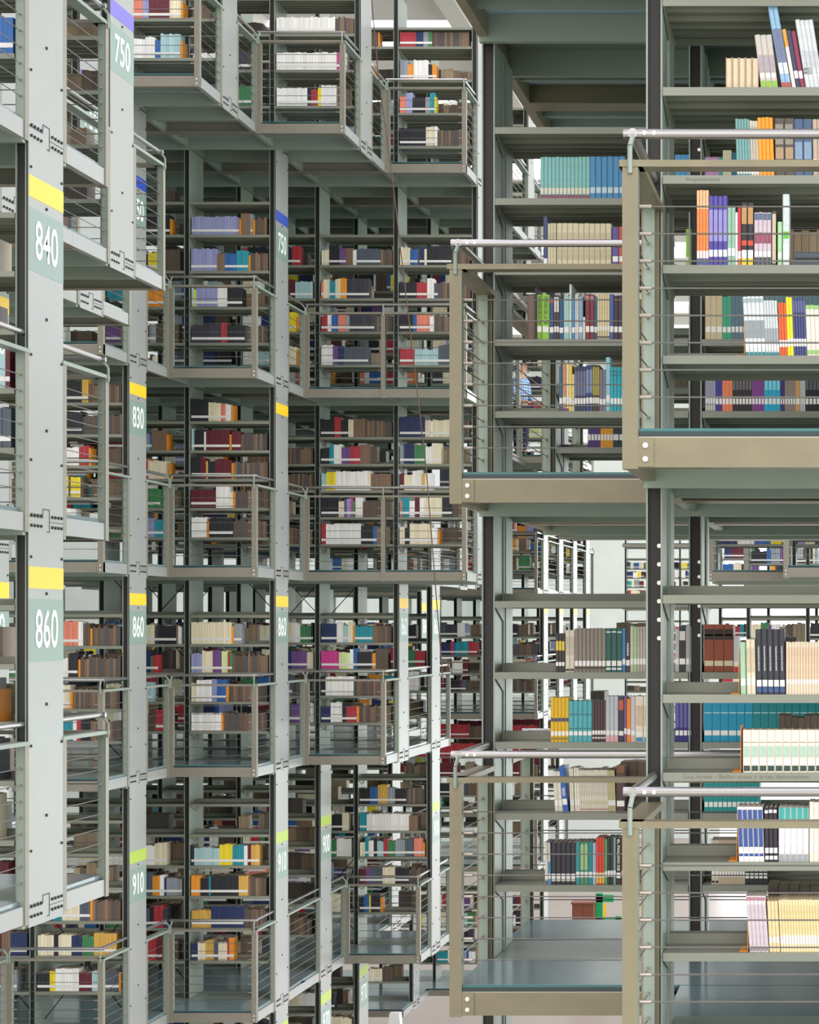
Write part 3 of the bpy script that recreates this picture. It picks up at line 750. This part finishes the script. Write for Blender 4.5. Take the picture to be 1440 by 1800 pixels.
row(-1, 'D', 1, 1, 'teal shelf seen under the near handrail', [
    (1238, 1336, 12, 62, '#14908e', 'plain teal volume', {'b': ((.17, .31, 'sticker'),)}),
])
row(-1, 'D', 0, 1, 'low shelf seen under the near bookcase', [
    (1251, 1264, 2, 78, '#c6bda8', 'beige grey book with a black dot', {'b': ((.04, .09, '#2e2a26'), S1)}),
    (1264, 1310, 9, 78, '#b9a78d', 'worn tan paperback', {}),
    (1310, 1350, 5, 78, '#26262a', 'black white labelled volume', {'b': ((.3, .5, '#cfd4cc'), (.14, .26, 'sticker'))}),
])
row(0, 'C', 0, 0, 'low shelf of the third right stack', [
    (1034, 1056, 4, 80, '#4a2f72', 'purple small volume', {}),
    (1056, 1078, 4, 80, '#e09a22', 'amber small volume', {}),
    (1078, 1110, 3, 80, '#28363f', 'slate black volume', {}),
])
# two books lying flat by the spiral bound one
for i, (zz, dx) in enumerate(((0, 0), (.031, .01))):
    y = D(-2)-HD+.02; s = F/y; z = LV['L2']+SH['C'][1]+zz
    o = link('book', book_meshes(.029, .23, .17)[0], None, ((1393-CX)/s+dx, y+.09, z+.0145), (0, R(90), 0)); o.color = lin('#3f4a50')
    link('pages', book_meshes(.029, .23, .17)[1], o)
    tag(o, ('lower' if i == 0 else 'upper') + ' of two pink paged books lying flat on the near shelf', 'book', 'books on the near shelves')
print('individual books', NBOOK[0])

# ------------------------------------------------------------------ signs on shelf lips
def shelf_sign(n, st, k, x0, x1, hgt, s_txt, label):
    y = D(n)-.2858; s = F/y; z = LV[ST[st][0]]+SH[st][k]-.018
    tgt = [b for b in BOOKCASES if b[1] == n and b[3] == st][0][0]
    o = link('shelf_lettering', text_mesh(s_txt, (x1-x0)/s, hgt/s, 'ink', .0), tgt, ((x0+x1)/2/s-CX/s-tgt.location.x, -.2862, SH[st][k]-.018), (R(90), 0, 0))
    o['label'] = label
shelf_sign(-2, 'C', 2, 1205, 1266, 9, 'Arquitectura', 'engraved word Arquitectura on the shelf edge')
shelf_sign(-2, 'D', 2, 1203, 1422, 9, 'Los Artes - Bellas artes y artes decorativas', 'engraved sign on the shelf edge')

# ------------------------------------------------------------------ the remaining books, too many to tell apart: one object
PAL = {'w': '#e4e4e0', 'k': '#23252b', 'r': '#a8323c', 'm': '#5e1f2b', 'b': '#2a5f9e', 'n': '#22305a', 't': '#1f8a98', 'y': '#e2cf2a', 'g': '#3c7a4c', 'l': '#8f93bd',
       'p': '#6a4a80', 'o': '#dd8f2c', 'c': '#dcd3b6', 'd': '#55493f', 'e': '#7a6250', 'a': '#8a9298', 's': '#d9806a', 'q': '#c03a86', 'v': '#c9a04a', 'i': '#9fc0c4', 'u': '#4c5560', 'f': '#cfe0a0', 'z': '#3a3a44'}
def jit(c, a=.12):
    k = 1.18+random.uniform(-a, a); return (min(1, c[0]*k), min(1, c[1]*k), min(1, c[2]*k), 1)
PW = 'wckrmbntygpocdeaslivuz'
def spec_random(density):
    out = []; tot = 0; cap = random.uniform(.6, 1.05)*density*36
    while tot < cap:
        c = random.choices('wckrmbntygpocdeasliuzf', weights=[9,7,8,4,4,4,4,3,2,3,2,1,6,3,3,4,2,2,2,4,3,1])[0]
        q = random.randint(1, 8); out.append((c, q)); tot += q
    return out
def parse(t):
    out = []
    for w in t.split():
        out.append((w[0], int(w[1:] or 1)))
    return out
ROWS = {
 (6,'B',0): {3: 'l16 o1 e3 a1 o1', 2: 'l10 e3 b6 t4 o1', 1: 'i1 y1 l8 w4 k6', 0: 'z15 r2 k6'},
 (6,'C',0): {4: 'k7 c5 s2 w3 o1', 3: 'i1 k4 w1 m10 o1 m4', 2: 'k3 m3 v1 k3 m6 o1', 1: 'm9 w6 c2 o1', 0: 'w8 o1 k10'},
 (6,'D',0): {3: 'c15 o1 a4', 2: 'l4 c6 p4 f3 r1 g1', 1: 'c3 w6 l2 b4 o1', 0: 'w17 o1'},
 (6,'E',0): {3: 'k1 i9 y7 t4 w2 m2 v4', 2: 'o5 k4 t1 k12 v5', 1: 'v10 n12', 0: 'n3 c3 v4 u2 c5 r1 o2'},
 (6,'A',0): {3: 'w4 u2 w8', 2: 'w24', 1: 'w20 q1 w4', 0: 'w12 k2 r3 y2 w8'},
 (7,'A',0): {3: 'r6 n4 a3 g2', 2: 'a4 o3 w8 k2 o2', 1: 's4 l3 k8 a2 t2 y1', 0: 'k12 c5 w1'},
 (7,'B',1): {3: 'c4 k4 p4 e3 w2 u13', 2: 's1 c3 t3 c2 o3 z9', 1: 'r3 w2 b3 s4 a2 z9', 0: 'w6 p2 n3 u12'},
 (7,'B',0): {3: 'c4 b4 d1 n2 c1 k12', 2: 'k7 r4 w3 u2', 1: 'k6 b2 s8 w2', 0: 'r7 i9 u8'},
 (7,'C',1): {4: 'k8 r3 k4 c2 e7', 3: 'k3 t2 w3 p5 r5 e4 d4', 2: 'i2 y4 w13 c2 e8', 1: 'k8 c2 p1 l2 q1 g1 w3 d6', 0: 'r2 w3 w10 k5 b2 e7'},
 (7,'C',0): {4: 'n9 c2 w1 c7 g1', 3: 'a2 n4 g5 w4 c3', 2: 'm2 c4 w4 v2 w3', 1: 's1 t3 w2 m3 w2 c7 k4', 0: 'c2 k2 c14 w3 o1'},
 (7,'C',2): {3: 'w1 c1 e8', 2: 'o1 d8', 1: 'w2 d7', 0: 'd10'},
 (7,'D',0): {3: 'n6 w4 i3 c3 o1 t8', 2: 'q8 f4 w2 b2 k9 o2 d7', 1: 'k2 w14', 0: 'n4 w6 k2 r4 o1'},
 (8,'E',0): {4: 'k6 b4 v4 a3 k5', 3: 't3 w24 e5', 2: 'c2 t2 w3 k2 i3 r2 g3 a4 u4 s5 o2', 1: 'm4 p3 u7 c5 k6', 0: 'k2 b3 y1 k4 o1'},
 (7,'E',0): {3: 'c3 r5 g2 k2 s3 o1', 2: 's14', 1: 'u6 n8', 0: 'c4 r4 k3'},
 (5,'C',0): {4: 'y3 c4 o3 k6 v3', 3: 'r9 k9', 2: 'k3 w3 k4 w6 r3 o1', 1: 't3 d4 y8 d1 y4 d1', 0: 'b6 a3 w5'},
 (5,'D',0): {3: 'c3 k7 s5 w2 d3 o1', 2: 'k8 w2 k5 o1', 1: 's4 w2 t2 c4 o1', 0: 'k5 c3 t6 w2 r2 k3'},
 (5,'E',0): {2: 'k5 t3 c9 u4 o1', 1: 'c5 k2 c6 n4 g4 v9', 0: 'k5 y2 w8 m4 i4 g2 u5 o1'},
 (5,'C',1): {3: 'c2 o1 d9', 2: 'k6 o1 d8', 1: 'o1 d14', 0: 'w10 k2'},
 (13,'D',0): {3: 'q6 f6 w2 k6', 2: 'w2 m3 i2 o1 k4 r3', 1: 'k8 w6', 0: 'w6'},
 (13,'E',0): {5: 'r30', 4: 'r30', 3: 'm20', 2: 'k14 w6'}, (13,'E',1): {5: 'r30', 4: 'r30', 3: 'm20', 2: 'k14 w6'}, (13,'E',2): {5: 'r30', 4: 'r30', 3: 'm20'},
 (14,'E',0): {5: 'm30', 4: 'm30', 3: 'm20'}, (14,'E',1): {5: 'm30', 4: 'm30'},
}
BOOKENDS = []
def fill(bc):
    r, n, x, st, w, tops, label = bc
    right = n < 1 and label.startswith('open khaki')
    coarse = 1.0 if n < 9 else 1.6
    i = None
    if not label.startswith('open khaki'):
        i = int(round((XL(EDGE[st][n])-.042-x)/BAY))-1
    z0 = LV[ST[st][0]]
    spec = ROWS.get((n, st, i)) if i is not None else None
    for k, t in enumerate(tops):
        z = z0+t; gap = (tops[k+1]-t if k+1 < len(tops) else .4)-.05
        # front side: spines towards the hall
        done = right and ((n == -2) or (n == -1 and st in 'CD') or (n == 0))
        hand = done and x < (-.1 if n == -2 else .1 if n == -1 else -1.2)
        if not hand:
            if spec is not None: sp = parse(spec[k]) if k in spec else []
            elif k == len(tops)-1 or (st == 'E' and k > 3): sp = []
            else:
                dens = {'A': .7, 'B': .75}.get(st, .85)
                if n in (1, 2, 3) and st == 'B': dens = .28
                sp = spec_random(dens)
            px = x+.05; y = D(n)-HD+random.uniform(.01, .04); end = x+w-.05
            for ch, q in sp:
                h = min(gap, random.uniform(.21, .285)); bw = random.uniform(.021, .038)*coarse; base = lin(PAL[ch]); q = max(1, int(q/coarse)) if coarse > 1 else q
                if ch == 'o' and q == 1: h = min(gap, .22)
                xs = px
                for _ in range(q):
                    if px+bw > end: break
                    dh = random.uniform(-.008, .008); y2 = y+random.uniform(0, .006)
                    if ch == 'o' and q == 1 and len(BOOKENDS) < 90 and n < 9:
                        BOOKENDS.append((px, D(n), z, h, label, k)); px += .03; break
                    sbox(px, px+bw*.94, y2, y+.17, z+.001, z+h+dh, jit(base)); px += bw
                if px > xs+.01 and ch not in 'de' and not (ch == 'o' and q == 1):
                    sbox(xs, px-.002, y-.0015, y+.004, z+.045, z+.075, (.8, .8, .77, 1))
                if px > end: break
            if spec is not None and sp and px < end-.15 and random.random() < .7:
                while px+.03 < end:
                    bw = random.uniform(.022, .036)*coarse; sbox(px, px+bw*.94, y+.02, y+.18, z+.001, z+min(gap, random.uniform(.2, .235)), jit(lin(random.choice(['#6a5646', '#57493f', '#7d6752', '#4b4a4c'])))); px += bw
            if spec is None and sp and i is not None and n < 9 and px < end-.1 and random.random() < .6 and len(BOOKENDS) < 90:
                BOOKENDS.append((px, D(n), z, .2, label, k))
        # far side: page edges towards the hall
        if k < len(tops)-1 or (st in 'B' and random.random() < .4):
            if random.random() < .9:
                px = x+.05 + random.choice((0, .1, .3, .5))
                if right and n == -2: px = x + random.uniform(.36, .5)
                if right and n == -1: px = x + random.uniform(.38, .5)
                end = x + w*random.uniform(.7, .97)
                while px < end:
                    q = random.randint(2, 9); h = min(gap, random.uniform(.19, .26)); bw = random.uniform(.02, .045)*coarse
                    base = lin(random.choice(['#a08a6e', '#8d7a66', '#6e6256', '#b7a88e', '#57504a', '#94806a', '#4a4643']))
                    for _ in range(q):
                        if px+bw > end+.03: break
                        sbox(px, px+bw*.95, D(n)+.055, D(n)+HD-.03, z+.001, z+h+random.uniform(-.008, .008), jit(base)); px += bw
                    if random.random() < .25: px += random.uniform(.05, .3)
for bc in BOOKCASES: fill(bc)
me = bpy.data.meshes.new('distant_books'); me.from_pydata(SBV, [], SBF)
ca = me.color_attributes.new('col', 'FLOAT_COLOR', 'CORNER')
flat = []
for c, fc in zip(SBC, SBF): flat.extend(list(c)*len(fc))
ca.data.foreach_set('color', flat); me.materials.append(M['vcol']); me.update()
tag(link('distant_books', me), 'many coloured books packed on all the farther shelves of the library', 'books', kind='stuff')
print('stuff books', len(SBV)//8)

be = None; used = set()
for (px, dy, z, h, label, k) in BOOKENDS:
    if be is None:
        b = MB().box(0, .022, -.09, .09, .004, .2, 'bookend').box(-.1, .022, -.09, .09, 0, .004, 'bookend'); be = b.mesh('bookend')
    o = link('bookend', be, None, (px+.004, dy-HD+.11, z+.001))
    nth = 'second orange' if (label, k) in used else 'orange'; used.add((label, k))
    tag(o, nth + ' bookend, %s shelf up, %s' % (ORD[k], label.replace('open bookcase, ', '')), 'bookend', 'orange bookends')
for (n, st, k, xp, nm) in ((-2, 'D', 0, 1316, 'bottom near shelf'), (-2, 'D', 1, 1297, 'near shelf behind the lower handrail'), (-2, 'D', 2, 1304, 'shelf with the decorative arts sign'), (-2, 'D', 3, 1301, 'shelf above the decorative arts sign'), (-2, 'C', 0, 1310, 'lowest near shelf over the glass floor')):
    y = D(n)-HD+.012; z = LV[ST[st][0]]+(1.417 if (st, k) == ('D', 3) else SH[st][k])
    b = MB().box(-.002, 0, .0, .16, .003, .19, 'bookend').box(-.035, 0, .0, .16, 0, .003, 'bookend')
    o = b.build('bookend', None, ((xp-CX)*y/F-.002, y, z+.001)); tag(o, 'thin orange bookend with its foot showing, %s' % nm, 'bookend', 'orange bookends')

# ------------------------------------------------------------------ hanging cable, person, ground floor things
pts = [(650, -40, 23.2), (664, 120, 23.3), (690, 315, 23.4), (722, 590, 23.5), (750, 830, 23.6), (768, 1060, 23.7), (779, 1200, 23.8)]
w3 = [((px-CX)*dd/F, dd, (CY-py)*dd/F) for px, py, dd in pts]
b = MB()
for p, q in zip(w3, w3[1:]): b.tube(p, q, .0065, 'cord', 8)
tag(b.build('hanging_cable'), 'thin brown cable hanging slack down the open hall before the stacks', 'cable')

def skin(name, verts, edges, rad, mat, parent=None, root=0):
    me = bpy.data.meshes.new(name); me.from_pydata(verts, edges, [])
    o = link(name, me, parent); me.materials.append(M[mat])
    md = o.modifiers.new('skin', 'SKIN'); md.use_smooth_shade = True
    for i, r in enumerate(rad):
        sv = me.skin_vertices[0].data[i]; sv.radius = (r, r) if not isinstance(r, tuple) else r; sv.use_root = (i == root)
    o.modifiers.new('sub', 'SUBSURF').levels = 1; o.modifiers['sub'].render_levels = 1
    return o
def person():
    d = D(12)-.85; s = F/d
    p = empty('person', ((916-CX)/s, d, LV['L1']), 'person in a blue plaid shirt and dark trousers standing at the bookshelves', 'person')
    V = [(0,0,.93),(0,0,1.1),(.0,.0,1.3),(0,0,1.42),(0,-.01,1.5),(0,-.02,1.57),(.01,-.03,1.63),(.01,-.02,1.7)]      # trunk and head
    Rr = [(.15,.11),(.13,.1),(.16,.11),(.09,.08),(.055,.055),(.07,.08),(.08,.095),(.055,.07)]
    E = [(i, i+1) for i in range(7)]
    for sx in (-1, 1):
        b = len(V)
        V += [(sx*.17,0,1.37),(sx*.22,.0,1.12),(sx*.17,-.16,.98),(sx*.14,-.24,.98)]; Rr += [.06,.045,.036,.028]
        E += [(3,b),(b,b+1),(b+1,b+2),(b+2,b+3)]
        for k in range(4):
            f = len(V); V += [(sx*(.165-.018*k),-.28,.98),(sx*(.165-.018*k),-.305-.008*(k in (1,2)),.965),(sx*(.165-.018*k),-.315,.945)]; Rr += [.01,.009,.008]; E += [(b+3,f),(f,f+1),(f+1,f+2)]
        f = len(V); V += [(sx*.1,-.235,.965),(sx*.085,-.255,.955)]; Rr += [.011,.009]; E += [(b+3,f),(f,f+1)]
        b = len(V)
        V += [(sx*.09,0,.88),(sx*.1,-.01,.48),(sx*.1,.02,.09),(sx*.11,-.1,.04)]; Rr += [.09,.06,.045,.04]; E += [(0,b),(b,b+1),(b+1,b+2),(b+2,b+3)]
    skin('body', V, E, Rr, 'skin', p)
    sv = [(0,0,.88),(0,0,1.1),(0,0,1.3),(0,0,1.42)]; sr = [(.175,.13),(.155,.12),(.185,.13),(.1,.09)]; se = [(0,1),(1,2),(2,3)]
    for sx in (-1, 1):
        b = len(sv); sv += [(sx*.17,0,1.37),(sx*.22,0,1.12),(sx*.18,-.13,1.0)]; sr += [.075,.06,.05]; se += [(3,b),(b,b+1),(b+1,b+2)]
    skin('shirt', sv, se, sr, 'plaid', p)
    tv = [(0,0,.93)]; tr = [(.16,.12)]; te = []
    for sx in (-1, 1):
        b = len(tv); tv += [(sx*.09,0,.86),(sx*.1,-.01,.48),(sx*.1,.02,.08)]; tr += [.105,.078,.066]; te += [(0,b),(b,b+1),(b+1,b+2)]
    skin('trousers', tv, te, tr, 'denim', p)
    skin('hair', [(.01,.01,1.6),(.01,.02,1.67),(.01,-.01,1.74)], [(0,1),(1,2)], [(.07,.07),(.09,.1),(.06,.07)], 'hair', p)
    b = MB()
    for sx in (-1, 1):
        b.box(sx*.1-.045, sx*.1+.045, -.19, .09, 0, .07, 'black')
    b.build('shoes', p)
    f = MB(); f.prism([(-.012, 1.64), (.012, 1.64), (.0, 1.69)], 1, -.135, -.1, 'skin'); f.box(-.025, .03, -.118, -.1, 1.6, 1.606, 'brick'); f.build('face', p)
    p.rotation_euler = (0, 0, R(60))
person()

GZ = -9.6
d = 58; s = F/d
p = empty('display_rack', ((1070-CX)/s, d, GZ), 'green enamelled rack with a yellow strip standing on the ground floor', 'rack')
b = MB().box(-.36, -.16, -.05, .05, 0, 2.0, 'greenmetal').box(-.36, .4, -.05, .05, .95, 1.3, 'greenmetal').box(.2, .36, -.05, .05, 0, 1.35, 'greenmetal').box(-.36, .15, -.05, .05, 1.75, 1.95, 'greenmetal')
b.build('frame', p); MB().box(-.14, -.06, -.06, -.05, 1.3, 1.72, 'yellow').build('strip', p)
p = empty('wooden_cabinet', ((1030-CX)/s, d-.2, GZ), 'red brown wooden cabinet beside the green rack', 'cabinet')
MB().box(-.32, .28, -.3, .3, .08, 1.75, 'brown').box(-.35, .31, -.33, .33, 1.75, 1.8, 'brown').build('body', p)
MB().box(-.3, -.03, -.312, -.3, .12, 1.7, 'brown').build('door', p); MB().box(-.01, .26, -.312, -.3, .12, 1.7, 'brown').build('door', p)
d = 37; s = F/d
p = empty('floor_lamp', ((695-CX)/s, d, -7.09-.6), 'small white shaded lamp below the lowest walkway', 'lamp')
MB().tube((0, 0, 0), (0, 0, .04), .14, 'steel', 16).build('base', p); MB().tube((0, 0, .04), (0, 0, .45), .015, 'steel', 8).build('pole', p)
MB().prism([(-.11, .45), (.11, .45), (.09, .68), (-.09, .68)], 1, -.09, .09, 'white').build('lamp_shade', p)

# ------------------------------------------------------------------ the hall itself
tag(MB().box(-22, 16, -6, 95, GZ-.3, GZ, 'groundmat').build('floor'), 'pale concrete ground floor of the library hall', kind='structure')
b = MB().box(-17.4, -17, -6, 95, GZ, 13, 'concrete')
tag(b.build('wall_left'), 'pale board marked concrete wall left of the stacks', kind='structure')
b = MB().box(-17, -6.0, 92, 92.4, GZ, 13, 'bright_concrete')
tag(b.build('wall_far'), 'pale concrete end wall of the hall', kind='structure')
b = MB()
for k in range(16):
    y = -4 + 6.2*k; b.box(-17, 14, y, y+3.3, 12.6, 12.9, 'roof')
for k in range(8): b.box(-17+4.4*k, -16.6+4.4*k, -6, 95, 12.2, 12.6, 'roof')
tag(b.build('ceiling'), 'pale roof with skylight strips between the beams', kind='structure')

# ------------------------------------------------------------------ daylight
w = bpy.data.worlds.new('daylight'); bpy.context.scene.world = w; w.use_nodes = True
N, L = w.node_tree.nodes, w.node_tree.links; bg = N['Background']
tc = N.new('ShaderNodeTexCoord'); sx = N.new('ShaderNodeSeparateXYZ'); L.new(tc.outputs['Generated'], sx.inputs[0])
prev = None
def lobe(axis, sign, col, amount, prev):
    a = N.new('ShaderNodeMath'); a.operation = 'MULTIPLY'; a.inputs[1].default_value = sign*amount; a.use_clamp = True
    L.new(sx.outputs[axis], a.inputs[0])
    m = N.new('ShaderNodeMix'); m.data_type = 'RGBA'; L.new(a.outputs[0], m.inputs[0])
    if isinstance(prev, tuple): m.inputs[6].default_value = prev
    else: L.new(prev, m.inputs[6])
    m.inputs[7].default_value = col
    return m.outputs[2]
prev = (1.12, 1.3, 1.16, 1)
prev = lobe('Y', -1, (.86, .82, .7, 1), 1.1, prev)
prev = lobe('X', 1, (1.3, 1.42, 1.33, 1), .9, prev)
prev = lobe('Y', 1, (1.55, 1.62, 1.6, 1), .9, prev)
prev = lobe('Z', 1, (2.75, 2.5, 2.9, 1), 1.0, prev)
prev = lobe('Z', -1, (.45, .55, .52, 1), 1.0, prev)
L.new(prev, bg.inputs['Color']); bg.inputs['Strength'].default_value = 1.0

# ------------------------------------------------------------------ camera
cam = bpy.data.cameras.new('camera'); co = link('camera', cam, None, (0, 0, 0), (R(90), 0, 0))
cam.sensor_fit = 'HORIZONTAL'; cam.sensor_width = 36; cam.lens = 36*F/1440
cam.shift_x = -(CX-720)/1440; cam.shift_y = (CY-900)/1440
cam.clip_start = .1; cam.clip_end = 300
sc = bpy.context.scene; sc.camera = co
vs = sc.view_settings; vs.view_transform = 'Standard'; vs.look = 'None'; vs.exposure = .95; vs.gamma = 1; vs.use_curve_mapping = False
sc.cycles.max_bounces = 8; sc.cycles.diffuse_bounces = 5; sc.cycles.use_denoising = True
